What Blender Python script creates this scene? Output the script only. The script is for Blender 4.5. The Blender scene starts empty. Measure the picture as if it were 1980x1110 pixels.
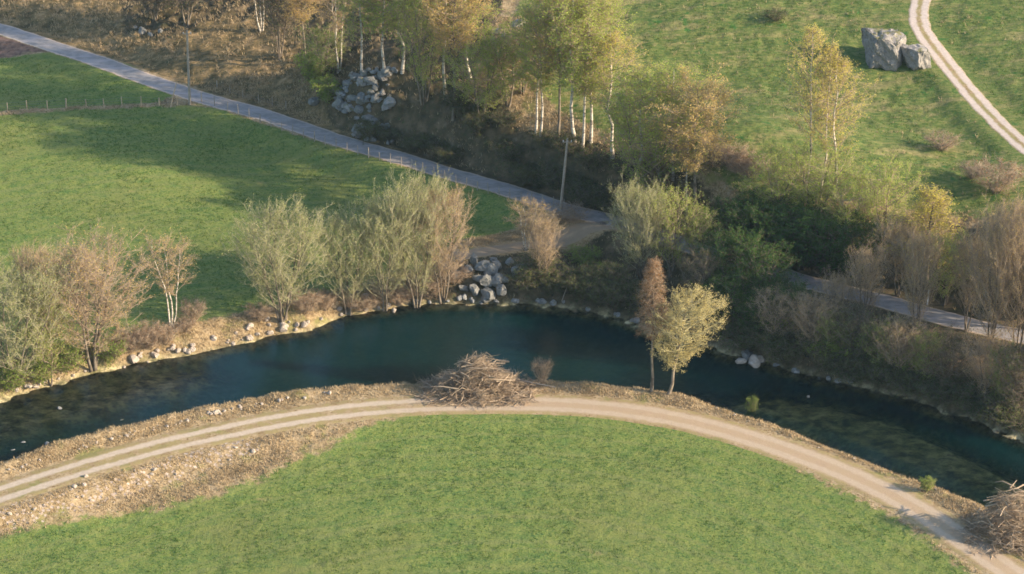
import bpy, math, random
import numpy as np
from mathutils import Vector, Matrix
R = math.radians
random.seed(7)
rng = np.random.default_rng(7)

# ------------------------------------------------------------------ camera, sky, sun, exposure
C = bpy.data.collections.new("place"); bpy.context.scene.collection.children.link(C)
S = bpy.context.scene
CAM_H, PITCH, FPX = 141.0, R(27.0), 5614.0
cam = bpy.data.cameras.new("camera"); cam.lens = 36*FPX/1980; cam.sensor_width = 36
cam.clip_start = 1; cam.clip_end = 6000
camo = bpy.data.objects.new("camera", cam); C.objects.link(camo)
camo.location = (0, 0, CAM_H); camo.rotation_euler = (R(90)-PITCH, 0, 0)
S.camera = camo
SUN_EL, SUN_AZ = R(22), R(14)          # shadows fall to -x and SUN_AZ towards +y
W = bpy.data.worlds.new("World"); S.world = W; W.use_nodes = True
wn = W.node_tree
sky = wn.nodes.new("ShaderNodeTexSky"); sky.sky_type = 'NISHITA'; sky.sun_disc = False
sky.sun_elevation = SUN_EL
to_sun = Vector((math.cos(SUN_EL)*math.cos(SUN_AZ), -math.cos(SUN_EL)*math.sin(SUN_AZ), math.sin(SUN_EL)))
sky.sun_rotation = math.atan2(to_sun.x, to_sun.y)
sky.air_density = 1.0; sky.dust_density = 1.0; sky.ozone_density = 1.5
wn.links.new(sky.outputs[0], wn.nodes["Background"].inputs[0])
wn.nodes["Background"].inputs[1].default_value = 0.15
sl = bpy.data.lights.new("sun", 'SUN'); sl.energy = 4.8; sl.angle = R(0.6); sl.color = (1.0, 0.82, 0.60)
so = bpy.data.objects.new("sun", sl); C.objects.link(so)
so.rotation_euler = to_sun.to_track_quat('Z', 'Y').to_euler(); so.location = (200, 100, 150)
S.view_settings.view_transform = 'Standard'; S.view_settings.look = 'None'
S.view_settings.gamma = 1; S.view_settings.use_curve_mapping = False
S.view_settings.exposure = 1.04
S.cycles.max_bounces = 6; S.cycles.transparent_max_bounces = 12
S.cycles.caustics_reflective = False; S.cycles.caustics_refractive = False
S.cycles.filter_width = 1.6

# ------------------------------------------------------------------ pixel -> ray
FW = np.array([0, math.cos(PITCH), -math.sin(PITCH)]); UP = np.array([0, math.sin(PITCH), math.cos(PITCH)])
def ray(px, py):
    px = np.asarray(px, float); py = np.asarray(py, float)
    return (px-990)[..., None]*np.array([1., 0, 0]) + (555-py)[..., None]*UP + FPX*FW
def at(px, py, z):
    d = ray(px, py); t = (np.asarray(z, float)-CAM_H)/d[..., 2]
    return d[..., :2]*t[..., None]
def ppm(y):        # photo pixels per metre across the view, for ground at distance y
    return FPX/(y*math.cos(PITCH)+CAM_H*math.sin(PITCH))

# ------------------------------------------------------------------ noise
def _hash(ix, iy, s):
    h = (ix.astype(np.int64)*374761393 + iy.astype(np.int64)*668265263 + s*974634777) & 0xffffffff
    h = ((h ^ (h >> 13))*1274126177) & 0xffffffff
    return ((h ^ (h >> 16)) & 0xffff)/65535.0
def vnoise(x, y, s=0):
    ix = np.floor(x); iy = np.floor(y); fx = x-ix; fy = y-iy
    fx = fx*fx*(3-2*fx); fy = fy*fy*(3-2*fy)
    a = _hash(ix, iy, s); b = _hash(ix+1, iy, s); c = _hash(ix, iy+1, s); d = _hash(ix+1, iy+1, s)
    return (a*(1-fx)+b*fx)*(1-fy) + (c*(1-fx)+d*fx)*fy
def fbm(x, y, s=0, o=3):
    v = 0; a = 1; t = 0
    for k in range(o):
        v = v + a*vnoise(x*2**k+k*17.3, y*2**k-k*9.1, s+k); t += a; a *= .5
    return v/t
def sstep(a, b, x):
    t = np.clip((x-a)/(b-a), 0, 1); return t*t*(3-2*t)

# ------------------------------------------------------------------ terrain
CP = [(-200,500,0),(0,400,0),(300,300,0),(600,450,0),(300,500,-.1),(0,600,-.3),(200,600,-.3),(450,580,-.2),(650,560,-.2),(900,470,.2),
 (0,55,1.0),(200,110,.8),(400,185,.6),(600,250,.5),(800,315,.5),(1000,375,.7),(1150,420,1.0),(1300,465,1.4),(1400,500,1.8),(1550,540,2.),(1750,590,2.2),(1980,650,2.4),(2250,725,2.4),
 (0,180,.3),(-250,120,.6),(-250,20,1.5),
 (60,0,3),(300,60,3),(450,100,3),(560,150,2.6),(600,200,1.6),(700,238,2.4),(700,160,6),(850,250,3.5),(850,170,7),(960,290,3.5),(960,240,6),(1100,350,3),(1100,295,6.5),
 (1290,315,7.5),(1240,400,3.),(1340,345,7.5),(1450,378,7),(1450,450,3.5),(1560,400,7),(1560,480,4),(1700,420,7),(1740,510,4),(1850,420,7.5),(1850,560,4),(1980,450,8),(2000,570,5),(2250,480,8),(2250,650,4),
 (1300,200,8.3),(1500,200,9),(1700,250,8.5),(1900,300,8.5),(1980,100,11),(1700,50,11),(1400,30,11),(1150,50,10),(900,20,9),(600,20,6),(300,-100,6),(900,-200,14),(1600,-200,15),(2300,0,13),(2300,250,10),
 (950,500,0),(1100,520,0),(1250,560,.2),(1400,600,.3),(1500,620,.6),(1700,680,.8),(1850,720,.8),(1980,760,.8),(2250,880,.8),
 (0,950,.55),(200,890,.55),(400,840,.5),(600,800,.4),(800,785,.25),(1000,775,.2),(1200,785,.2),(1400,825,.1),(1600,890,0),(1800,990,-.1),(1980,1080,-.2),
 (0,1035,-.9),(250,975,-.9),(450,930,-.6),(650,860,-.2),(900,830,0),(1200,900,-.2),(600,1050,-.8),(100,1110,-1),(1000,1110,-.6),(1500,1000,-.2),(1700,1110,-.3),(500,1400,-1),(1500,1500,-1)]
cp = np.array(CP, float); cxy = at(cp[:, 0], cp[:, 1], cp[:, 2]); cz = cp[:, 2]
def _U(r2): return np.where(r2 > 0, .5*r2*np.log(r2+1e-12), 0)
_n = len(cp); _sc = 50.0; _q = cxy/_sc
_K = _U(((_q[:, None]-_q[None])**2).sum(-1)) + np.eye(_n)*2e-3
_P = np.c_[np.ones(_n), _q]
_A = np.block([[_K, _P], [_P.T, np.zeros((3, 3))]])
_w = np.linalg.solve(_A, np.r_[cz, 0, 0, 0])
_lo, _hi = cxy.min(0), cxy.max(0)
def base_h(xy):
    q = np.clip(xy, _lo, _hi)/_sc; out = np.empty(len(q))
    for i in range(0, len(q), 40000):
        k = q[i:i+40000]
        out[i:i+40000] = _U(((k[:, None]-_q[None])**2).sum(-1)) @ _w[:_n] + _w[_n] + k @ _w[_n+1:]
    return out
ZW = -1.9
def resample(p, step):
    p = np.asarray(p, float); seg = np.linalg.norm(np.diff(p, axis=0), axis=1); s = np.r_[0, np.cumsum(seg)]
    n = max(2, int(s[-1]/step)+1); t = np.linspace(0, s[-1], n)
    return np.c_[[np.interp(t, s, p[:, k]) for k in range(p.shape[1])]].T
def smooth(p, n=2):
    p = np.asarray(p, float)
    for _ in range(n):
        q = [p[0]]
        for a, b in zip(p[:-1], p[1:]): q += [a*.75+b*.25, a*.25+b*.75]
        p = np.array(q+[p[-1]])
    return p
far_px = [(-1500,1250),(-200,836),(-60,792),(0,772),(60,755),(130,735),(200,718),(270,706),(340,690),(400,680),(450,668),(500,652),(560,642),(610,630),(650,618),(690,608),(740,600),(790,590),(840,584),(900,584),(960,587),(1010,585),(1080,592),(1150,602),(1220,620),(1280,645),(1340,664),(1420,684),(1480,697),(1540,718),(1600,738),(1680,750),(1760,768),(1830,795),(1900,822),(1980,855),(2150,920),(2400,1010),(4000,1600)]
near_px = [(-1500,1440),(-200,990),(0,915),(100,880),(200,850),(300,825),(400,800),(460,787),(510,777),(560,767),(640,758),(700,752),(800,748),(900,745),(1000,741),(1100,743),(1200,751),(1260,758),(1330,770),(1400,795),(1470,818),(1530,832),(1580,860),(1650,885),(1700,902),(1760,930),(1810,945),(1860,965),(1920,990),(1980,1020),(2150,1100),(2400,1230),(4000,2050)]
fp = np.array(far_px, float); far_w = smooth(at(fp[:, 0], fp[:, 1], np.full(len(fp), ZW)), 1)
npx = np.array(near_px, float); near_c = at(npx[:, 0], npx[:, 1], np.full(len(npx), 0.05))
_t = np.gradient(near_c, axis=0); _t /= np.linalg.norm(_t, axis=1)[:, None]
near_w = smooth(near_c + np.c_[-_t[:, 1], _t[:, 0]]*2.1, 1)
def wob(p, amp, f, s):
    q = resample(p, 2.2)
    return q + amp*np.c_[fbm(q[:, 0]*f, q[:, 1]*f, s)-.5, fbm(q[:, 0]*f+50, q[:, 1]*f, s+5)-.5]*2
def mid(p): return p[(np.abs(p[:, 0]) < 160)]
far_w = np.vstack([far_w[:1], wob(far_w[1:-1], .9, .35, 3), far_w[-1:]])
near_w = np.vstack([near_w[:1], wob(near_w[1:-1], .45, .4, 13), near_w[-1:]])
river_poly = np.vstack([far_w, near_w[::-1]])
def seg_dist(xy, p, closed=False):
    a = p; b = np.roll(p, -1, axis=0)
    if not closed: a = a[:-1]; b = b[:-1]
    best = np.full(len(xy), 1e18)
    for A, B in zip(a, b):
        ab = B-A; l2 = ab@ab
        if l2 < 1e-12: continue
        t = np.clip(((xy-A)@ab)/l2, 0, 1); d = xy-A-t[:, None]*ab
        np.minimum(best, (d*d).sum(1), out=best)
    return np.sqrt(best)
def inside(xy, p):
    x, y = xy.T; r = np.zeros(len(xy), bool)
    for (x1, y1), (x2, y2) in zip(p, np.roll(p, -1, axis=0)):
        if y1 == y2: continue
        r ^= ((y1 > y) != (y2 > y)) & (x < (x2-x1)*(y-y1)/(y2-y1)+x1)
    return r
def sd_poly(xy, p):
    d = seg_dist(xy, p, True); return np.where(inside(xy, p), -d, d)
def g2w(px, py, hf=None):
    """pixel -> point on the terrain"""
    px = np.atleast_1d(np.asarray(px, float)); py = np.atleast_1d(np.asarray(py, float))
    z = np.zeros(len(px))
    for _ in range(14):
        xy = at(px, py, z); z = z*.4 + (hf or base_h)(xy)*.6
    return at(px, py, z)
def polyw(pts):
    a = np.array(pts, float); return g2w(a[:, 0], a[:, 1])
def polyz(pts):
    a = np.array(pts, float); return at(a[:, 0], a[:, 1], np.full(len(a), ZW))
shallow_px = polyz([(-600,900),(0,760),(100,745),(280,705),(400,700),(440,735),(390,765),(250,800),(100,838),(0,872),(-600,1100)])
bar_px = polyz([(1330,770),(1500,745),(1620,765),(1750,800),(1880,860),(2000,920),(2400,1110),(2400,1200),(1980,1000),(1800,930),(1600,850)])
road_px = [(-900,-200),(-200,0),(0,57),(60,76),(120,97),(200,123),(300,158),(400,192),(500,222),(600,253),(700,284),(800,316),(900,347),(1000,376),(1100,405),(1200,434),(1300,464),(1400,500),(1500,528),(1600,556),(1700,583),(1800,607),(1900,632),(1980,652),(2200,712),(3000,930)]
track_px = [(-1500,1400),(-300,1045),(-100,985),(0,953),(100,921),(200,893),(300,866),(400,842),(500,821),(600,803),(700,792),(800,784),(900,781),(1000,781),(1100,783),(1200,792),(1300,808),(1400,832),(1500,863),(1600,900),(1700,943),(1800,1000),(1900,1070),(2000,1140),(2300,1350)]
hill_px = [(1780,-500),(1779,-60),(1782,0),(1774,30),(1780,60),(1808,95),(1850,150),(1895,205),(1950,262),(1998,300),(2100,360),(2500,560)]
lay_px = [(880,497),(940,486),(1000,476),(1060,470),(1120,463),(1180,452),(1230,447)]
road_w, track_w, hill_w, lay_w = [resample(smooth(polyw(p), 2), 2.5) for p in (road_px, track_px, hill_px, lay_px)]
def smz(line, k=5):
    z = base_h(line); z = np.convolve(np.pad(z, k, mode='edge'), np.ones(2*k+1)/(2*k+1), 'valid'); return z
LINES = [(l, smz(l), w) for l, w in ((track_w, 2.0), (hill_w, 1.8), (road_w, 2.0))]
def near_line(xy, p, zl):
    best = np.full(len(xy), 1e18); zz = np.zeros(len(xy))
    for A, B, za, zb in zip(p[:-1], p[1:], zl[:-1], zl[1:]):
        ab = B-A; t = np.clip(((xy-A)@ab)/(ab@ab), 0, 1); d = ((xy-A-t[:, None]*ab)**2).sum(1); m = d < best
        best[m] = d[m]; zz[m] = (za+(zb-za)*t)[m]
    return np.sqrt(best), zz
DL = {}
def terrain(xy, detail=True):
    xy = np.asarray(xy, float); b = base_h(xy)
    for i, (l, zl, w) in enumerate(LINES):
        d, zz = near_line(xy, l, zl); DL[i] = d; k = sstep(w, w+3.2, d); b = zz*(1-k)+b*k
    dn = seg_dist(xy, near_w); df = seg_dist(xy, far_w); ins = inside(xy, river_poly)
    sd = np.where(ins, -1, 1)*np.minimum(dn, df)
    bw = np.where(dn < df, 2.3, 3.4)
    f = 1-(1-np.clip(sd/bw, 0, 1))**1.6
    z = np.where(sd > 0, ZW-.05+(b-ZW+.05)*f, 0)
    dsh = np.clip(sd_poly(xy, shallow_px)/6+.5, 0, 1); dba = np.clip(sd_poly(xy, bar_px)/4+.5, 0, 1)
    depth = 0.22 + 2.3*np.minimum(dsh, np.clip(dba+.14, 0, 1))
    bed = ZW-.05-depth*sstep(0, 3.5, -sd)
    z = np.where(sd <= 0, bed, z)
    return (z, sd) if detail else z
def hf(xy): return terrain(xy, False)
def ground_at(px, py):
    xy = g2w([px], [py], hf)[0]; return float(xy[0]), float(xy[1]), float(hf(xy[None])[0])

# ------------------------------------------------------------------ object helpers
def tag(o, label=None, cat=None, group=None, kind=None):
    if label: o['label'] = label
    if cat: o['category'] = cat
    if group: o['group'] = group
    if kind: o['kind'] = kind
    return o
def mk(name, V, F, mats=(), fmat=None, parent=None, smooth_=False):
    """V (n,3); F list of (m,k) int arrays, k=3 or 4"""
    me = bpy.data.meshes.new(name); V = np.asarray(V, np.float32)
    F = [np.asarray(f, np.int32) for f in (F if isinstance(F, list) else [F]) if len(f)]
    me.vertices.add(len(V)); me.vertices.foreach_set('co', V.ravel())
    nl = sum(f.size for f in F); npoly = sum(len(f) for f in F)
    me.loops.add(nl); me.polygons.add(npoly)
    me.loops.foreach_set('vertex_index', np.concatenate([f.ravel() for f in F]))
    tot = np.concatenate([np.full(len(f), f.shape[1], np.int32) for f in F])
    me.polygons.foreach_set('loop_start', np.r_[0, np.cumsum(tot)[:-1]].astype(np.int32))
    try: me.polygons.foreach_set('loop_total', tot)
    except Exception: pass
    for m in mats: me.materials.append(m)
    if fmat is not None: me.polygons.foreach_set('material_index', np.asarray(fmat, np.int32))
    if smooth_: me.polygons.foreach_set('use_smooth', np.ones(npoly, bool))
    me.update(calc_edges=True); me.validate()
    o = bpy.data.objects.new(name, me); C.objects.link(o)
    if parent: o.parent = parent
    return o
def empty(name, loc=(0, 0, 0), rz=0):
    o = bpy.data.objects.new(name, None); C.objects.link(o); o.location = loc; o.rotation_euler = (0, 0, rz)
    o.empty_display_size = .3; return o
def copy_tree(o, parent=None):
    c = o.copy(); C.objects.link(c)
    if parent: c.parent = parent
    for ch in [k for k in o.children]: copy_tree(ch, c)
    return c
class MB:
    def __init__(s): s.V = []; s.T = []; s.Q = []; s.TM = []; s.QM = []; s.n = 0
    def add(s, V, T=None, Q=None, m=0):
        V = np.asarray(V, float).reshape(-1, 3)
        if T is not None and len(T): s.T.append(np.asarray(T)+s.n); s.TM.append(np.full(len(T), m))
        if Q is not None and len(Q): s.Q.append(np.asarray(Q)+s.n); s.QM.append(np.full(len(Q), m))
        s.V.append(V); s.n += len(V)
    def build(s, name, mats, parent=None, smooth_=False):
        F = []; fm = []
        if s.T: F.append(np.vstack(s.T)); fm.append(np.concatenate(s.TM))
        if s.Q: F.append(np.vstack(s.Q)); fm.append(np.concatenate(s.QM))
        return mk(name, np.vstack(s.V), F, mats, np.concatenate(fm), parent, smooth_)
def tubes(mb, P, Rr, sides=4, m=0):
    """P (N,K,3), Rr (N,K)"""
    P = np.asarray(P, float); N, K, _ = P.shape
    if N == 0: return
    D = P[:, -1]-P[:, 0]; D /= np.linalg.norm(D, axis=1)[:, None]+1e-9
    ref = np.where(np.abs(D[:, 2:3]) > .8, np.array([[1., 0, 0]]), np.array([[0, 0, 1.]]))
    A = np.cross(D, ref); A /= np.linalg.norm(A, axis=1)[:, None]+1e-9; B = np.cross(D, A)
    th = np.arange(sides)*2*np.pi/sides
    ring = A[:, None]*np.cos(th)[None, :, None]+B[:, None]*np.sin(th)[None, :, None]
    V = P[:, :, None]+ring[:, None]*np.asarray(Rr)[:, :, None, None]
    idx = np.arange(N*K*sides).reshape(N, K, sides); nx = np.roll(idx, -1, axis=2)
    Q = np.stack([idx[:, :-1], nx[:, :-1], nx[:, 1:], idx[:, 1:]], -1).reshape(-1, 4)
    mb.add(V, None, Q, m)
def cones(mb, A, B, r, m=0):
    """thin three-sided spikes A->B"""
    N = len(A)
    if N == 0: return
    D = B-A; ref = rng.normal(size=(N, 3)); X = np.cross(D, ref); X /= np.linalg.norm(X, axis=1)[:, None]+1e-9
    Y = np.cross(D, X); Y /= np.linalg.norm(Y, axis=1)[:, None]+1e-9
    r = np.broadcast_to(np.asarray(r, float), (N,))[:, None]
    V = np.stack([A+X*r, A-X*r*.5+Y*r*.87, A-X*r*.5-Y*r*.87, B], 1)
    i = np.arange(N)[:, None]*4
    T = np.concatenate([i+[0, 1, 3], i+[1, 2, 3], i+[2, 0, 3]]); mb.add(V, T, None, m)
def leaves(mb, P, size, m=0, flat=.35):
    N = len(P)
    if N == 0: return
    a = rng.normal(size=(N, 3)); a[:, 2] *= 1-flat; a /= np.linalg.norm(a, axis=1)[:, None]
    b = np.cross(a, rng.normal(size=(N, 3))); b /= np.linalg.norm(b, axis=1)[:, None]
    s = size*rng.uniform(.6, 1.3, N)[:, None]
    V = np.stack([P-a*s*.5, P+b*s*.32, P+a*s*.5, P-b*s*.32], 1)
    mb.add(V, None, np.arange(N*4).reshape(-1, 4), m)

# ------------------------------------------------------------------ materials
class NT:
    def __init__(s, name):
        s.m = bpy.data.materials.new(name); s.m.use_nodes = True; s.t = s.m.node_tree; s.p = s.t.nodes["Principled BSDF"]
        s.out = s.t.nodes["Material Output"]; s.pos = s.node("ShaderNodeNewGeometry").outputs['Position']
    def node(s, k, **kw):
        n = s.t.nodes.new(k)
        for a, b in kw.items(): setattr(n, a, b)
        return n
    def link(s, a, b):
        if hasattr(a, 'default_value') and hasattr(a, 'is_output'): s.t.links.new(a, b)
        else:
            if isinstance(a, (tuple, list)) and len(a) == 3 and b.type == 'RGBA': a = (*a, 1)
            b.default_value = a
    def noise(s, scale, detail=3, rough=.55, vec=None, dist=0):
        n = s.node("ShaderNodeTexNoise"); s.link(vec or s.pos, n.inputs['Vector']); n.inputs['Scale'].default_value = scale
        n.inputs['Detail'].default_value = detail; n.inputs['Roughness'].default_value = rough; n.inputs['Distortion'].default_value = dist
        return n.outputs['Fac']
    def vor(s, scale, vec=None, out='Distance'):
        n = s.node("ShaderNodeTexVoronoi"); s.link(vec or s.pos, n.inputs['Vector']); n.inputs['Scale'].default_value = scale
        return n.outputs[out]
    def mapv(s, scale=(1, 1, 1), rot=(0, 0, 0), vec=None):
        n = s.node("ShaderNodeMapping"); s.link(vec or s.pos, n.inputs['Vector']); n.inputs['Scale'].default_value = scale
        n.inputs['Rotation'].default_value = rot; return n.outputs[0]
    def math(s, op, a, b=0.0, clamp=False):
        n = s.node("ShaderNodeMath", operation=op, use_clamp=clamp); s.link(a, n.inputs[0]); s.link(b, n.inputs[1]); return n.outputs[0]
    def step(s, v, a, b):
        n = s.node("ShaderNodeMapRange"); n.interpolation_type = 'SMOOTHSTEP'
        s.link(v, n.inputs['Value']); n.inputs['From Min'].default_value = a; n.inputs['From Max'].default_value = b; return n.outputs[0]
    def mix(s, f, a, b):
        n = s.node("ShaderNodeMix", data_type='RGBA'); s.link(f, n.inputs[0]); s.link(a, n.inputs[6]); s.link(b, n.inputs[7]); return n.outputs[2]
    def ramp(s, v, stops):
        n = s.node("ShaderNodeValToRGB"); s.link(v, n.inputs[0]); e = n.color_ramp.elements
        while len(e) < len(stops): e.new(.5)
        for el, (p, c) in zip(e, stops): el.position = p; el.color = (*c, 1)
        return n.outputs[0]
    def attr(s, name, out='Fac'):
        n = s.node("ShaderNodeAttribute"); n.attribute_name = name; return n.outputs[out]
    def sep(s, c):
        n = s.node("ShaderNodeSeparateColor"); s.link(c, n.inputs[0]); return n.outputs
    def bump(s, h, strength, dist=.1):
        n = s.node("ShaderNodeBump"); s.link(h, n.inputs['Height']); n.inputs['Strength'].default_value = strength
        n.inputs['Distance'].default_value = dist; s.link(n.outputs[0], s.p.inputs['Normal']); return n
    def fin(s, col, rough=.9, spec=.2):
        s.link(col, s.p.inputs['Base Color']); s.p.inputs['Roughness'].default_value = rough
        s.p.inputs['Specular IOR Level'].default_value = spec; return s.m

def col_green(n):      # sown grass with worn patches and faint drilling lines that follow the track
    dt = n.math('ADD', n.attr('dtr'), n.math('MULTIPLY', n.noise(.3, 2), 1.2)); cx = n.node('ShaderNodeCombineXYZ'); n.link(dt, cx.inputs[0]); ln = n.noise(.9, 2, .6, cx.outputs[0])
    big = n.noise(.06, 4, .6); med = n.noise(.9, 4, .65); fine = n.noise(3.5, 3, .7, n.mapv((1, 1.6, 1), (0, 0, .5)))
    c = n.ramp(med, [(.3, (.078, .145, .040)), (.5, (.134, .188, .044)), (.7, (.190, .218, .056))])
    c = n.mix(n.step(fine, .42, .72), c, (.225, .242, .070))
    c = n.mix(n.step(fine, .46, .30), c, (.045, .105, .035))
    c = n.mix(n.math('MULTIPLY', n.step(big, .48, .68), .45), c, (.200, .200, .062))
    c = n.mix(n.math('MULTIPLY', n.step(n.noise(.35, 4, .6, n.mapv((1, 1.5, 1), (0, 0, -.4))), .5, .68), .5), c, (.085, .155, .04))
    c = n.mix(n.math('MULTIPLY', n.step(ln, .45, .62), .35), c, (.21, .215, .085))
    dry = n.step(n.noise(.22, 5, .7, n.mapv((1, 2.2, 1), (0, 0, .3))), .62, .74)
    return n.mix(n.math('MULTIPLY', dry, .5), c, (.300, .240, .110))
def col_dry(n):
    a = n.noise(.7, 4, .65); b = n.noise(4, 3, .7)
    c = n.ramp(a, [(.28, (.20, .14, .072)), (.5, (.33, .245, .135)), (.72, (.43, .33, .205))])
    c = n.mix(n.step(b, .5, .33), c, (.185, .125, .058))
    c = n.mix(n.step(b, .58, .75), c, (.52, .41, .265))
    return n.mix(n.math('MULTIPLY', n.step(n.noise(.28, 4, .6), .54, .66), .75), c, (.20, .20, .065))
def col_meadow(n):
    st = n.mapv((1, 2.6, 1), (0, 0, -.35)); a = n.noise(.16, 5, .65, st); b = n.noise(1.1, 4, .7, n.mapv((1, 2.4, 1), (0, 0, .25)))
    c = n.ramp(b, [(.3, (.05, .105, .028)), (.5, (.12, .155, .042)), (.68, (.21, .205, .072))])
    c = n.mix(n.step(a, .50, .66), c, n.ramp(b, [(.3, (.15, .16, .055)), (.7, (.30, .25, .11))]))
    return n.mix(n.step(n.noise(.5, 3, .6), .60, .72), c, (.050, .13, .028))
def col_slope(n):
    a = n.noise(.5, 5, .7, n.mapv((1, 2.2, 1))); b = n.noise(2.2, 3, .7)
    c = n.ramp(a, [(.3, (.060, .050, .026)), (.48, (.16, .120, .058)), (.62, (.30, .205, .10)), (.75, (.42, .30, .17))])
    return n.mix(n.step(b, .46, .3), c, (.045, .060, .028))
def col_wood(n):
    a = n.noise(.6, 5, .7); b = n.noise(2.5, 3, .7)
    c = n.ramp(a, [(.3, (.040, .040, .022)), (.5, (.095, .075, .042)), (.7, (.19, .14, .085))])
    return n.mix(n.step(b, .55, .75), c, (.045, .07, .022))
def mat_ground():
    n = NT("ground"); z = n.sep(n.attr("zone", 'Color')); jit = n.math('MULTIPLY', n.math('SUBTRACT', n.noise(.8, 4, .7), .5), 1.1)
    def th(w): return n.step(n.math('ADD', w, jit), .38, .62)
    c = col_dry(n)
    c = n.mix(th(n.attr("slope_w")), c, col_slope(n))
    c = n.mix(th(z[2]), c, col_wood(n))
    c = n.mix(th(z[1]), c, col_meadow(n))
    c = n.mix(th(z[0]), c, col_green(n))
    c = n.mix(th(n.attr("soil")), c, n.ramp(n.noise(1.5, 4), [(.3, (.10, .065, .05)), (.7, (.26, .165, .12))]))
    # exposed stony patches on the embankment
    vs = n.vor(2.2); sp = n.math('MULTIPLY', n.step(vs, .50, .25), n.step(n.math('ADD', n.attr("stony"), jit), .45, .7))
    c = n.mix(sp, c, n.ramp(n.noise(3, 2), [(.35, (.30, .235, .18)), (.65, (.52, .43, .355))]))
    # river bed
    bd = n.ramp(n.noise(.55, 5, .7, n.mapv((1, 1.5, 1), (0, 0, -.4))), [(.38, (.04, .042, .024)), (.5, (.26, .23, .12)), (.62, (.62, .52, .30))])
    bd = n.mix(n.step(n.vor(1.1), .38, .12), bd, n.ramp(n.noise(.9, 2), [(.4, (.18, .14, .08)), (.6, (.40, .33, .22))]))
    c = n.mix(n.attr("bed"), c, bd)
    h = n.math('ADD', n.noise(2.2, 4, .7), n.math('MULTIPLY', n.noise(7, 2, .7), .4))
    n.bump(h, .62, .2)
    return n.fin(c, .95, .1)

def mat_road():
    n = NT("asphalt"); l = n.attr("lat"); v = n.noise(1.2, 4); a = n.math('ABSOLUTE', l)
    c = n.ramp(v, [(.3, (.22, .205, .195)), (.7, (.33, .305, .285))])
    c = n.mix(n.step(n.noise(.25, 4, .6, n.mapv((1, 3, 1), (0, 0, -.5))), .5, .62), c, (.34, .31, .30))
    c = n.mix(n.step(n.math('ADD', a, n.math('MULTIPLY', n.noise(1.3, 4), .35)), .98, 1.10), c, (.46, .37, .30))
    c = n.mix(n.step(n.math('ADD', a, n.math('MULTIPLY', n.noise(2.3, 4), .3)), 1.12, 1.2), c, col_dry(n))
    n.bump(n.noise(9, 2), .3, .03); return n.fin(c, .85, .3)
def mat_track(name, pale, mid_dry, half):
    n = NT(name); l = n.attr("lat"); a = n.math('ABSOLUTE', l)       # lat in metres from the centre line
    j = n.math('MULTIPLY', n.math('SUBTRACT', n.noise(1.4, 4, .7), .5), .9)
    d = n.math('ABSOLUTE', n.math('SUBTRACT', a, half))
    rut = n.step(n.math('ADD', d, n.math('MULTIPLY', j, .75)), .60, .22)
    base = n.mix(n.step(n.noise(.9, 4, .7), .42, .6), col_dry(n), mid_dry)
    gr = n.ramp(n.noise(2.4, 4, .7), [(.3, tuple(x*.80 for x in pale)), (.66, pale)])
    # gravel spread between the ruts where the 'worn' attribute says so
    wide = n.math('MULTIPLY', n.step(n.math('ADD', a, j), half+.9, half+.2), n.attr("worn"))
    c = n.mix(n.math('MULTIPLY', rut, n.math('SUBTRACT', 1.0, n.math('MULTIPLY', n.attr('worn'), .5))), n.mix(n.math('MULTIPLY', wide, .75), base, (.42, .31, .21)), gr); n.bump(n.noise(5, 3, .7), .5, .06); return n.fin(c, .95, .1)
def mat_rock(name, lo, hi, moss=.3):
    n = NT(name); tc = n.node("ShaderNodeTexCoord").outputs['Object']; oi = n.node("ShaderNodeObjectInfo").outputs['Random']
    a = n.noise(1.3, 5, .65, tc); b = n.noise(6, 4, .7, tc)
    c = n.ramp(a, [(.3, lo), (.7, hi)]); c = n.mix(n.math('MULTIPLY', n.step(b, .5, .3), .6), c, tuple(x*.45 for x in lo))
    c = n.mix(n.math('MULTIPLY', oi, .45), c, tuple(x*.5 for x in hi))
    nz = n.node("ShaderNodeSeparateXYZ"); n.link(n.node("ShaderNodeNewGeometry").outputs['Normal'], nz.inputs[0])
    ms = n.math('MULTIPLY', n.step(nz.outputs[2], .55, .9), n.step(n.noise(1.1, 3, .6), .62-moss*.3, .72-moss*.3))
    if moss > 0: c = n.mix(n.math('MULTIPLY', ms, .8), c, (.16, .15, .045))
    n.bump(n.math('ADD', b, a), .6, .12); return n.fin(c, .85, .25)
def mat_leaf(name, a, b, tr=.5):
    n = NT(name); oi = n.node("ShaderNodeObjectInfo").outputs['Random']
    v = n.noise(.55, 3, .6); c = n.ramp(v, [(.32, a), (.66, b)])
    c = n.mix(n.math('MULTIPLY', n.step(n.noise(5, 1), .5, .7), .5), c, tuple(min(1, x*1.35) for x in b))
    c = n.mix(n.math('MULTIPLY', oi, .35), c, tuple(x*.75 for x in a))
    t = n.node("ShaderNodeBsdfTranslucent"); d = n.node("ShaderNodeBsdfDiffuse"); m = n.node("ShaderNodeMixShader"); m.inputs[0].default_value = tr
    n.link(c, t.inputs[0]); n.link(c, d.inputs[0]); n.t.links.new(d.outputs[0], m.inputs[1]); n.t.links.new(t.outputs[0], m.inputs[2])
    n.t.links.new(m.outputs[0], n.out.inputs[0]); n.t.nodes.remove(n.p); return n.m
def mat_bark(name, a, b, birch=False):
    n = NT(name); tc = n.node("ShaderNodeTexCoord").outputs['Object']
    c = n.ramp(n.noise(1.5, 4, .7, n.mapv((1, 1, .6) if not birch else (1, 1, 2.5), (0, 0, 0), tc)), [(.38, a), (.56, b)])
    return n.fin(c, .9, .1)
def mat_plain(name, c, rough=.8):
    n = NT(name); cc = n.mix(n.step(n.noise(4, 3, .6, n.node("ShaderNodeTexCoord").outputs['Object']), .35, .65), tuple(x*.7 for x in c), c)
    return n.fin(cc, rough, .3)
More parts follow.
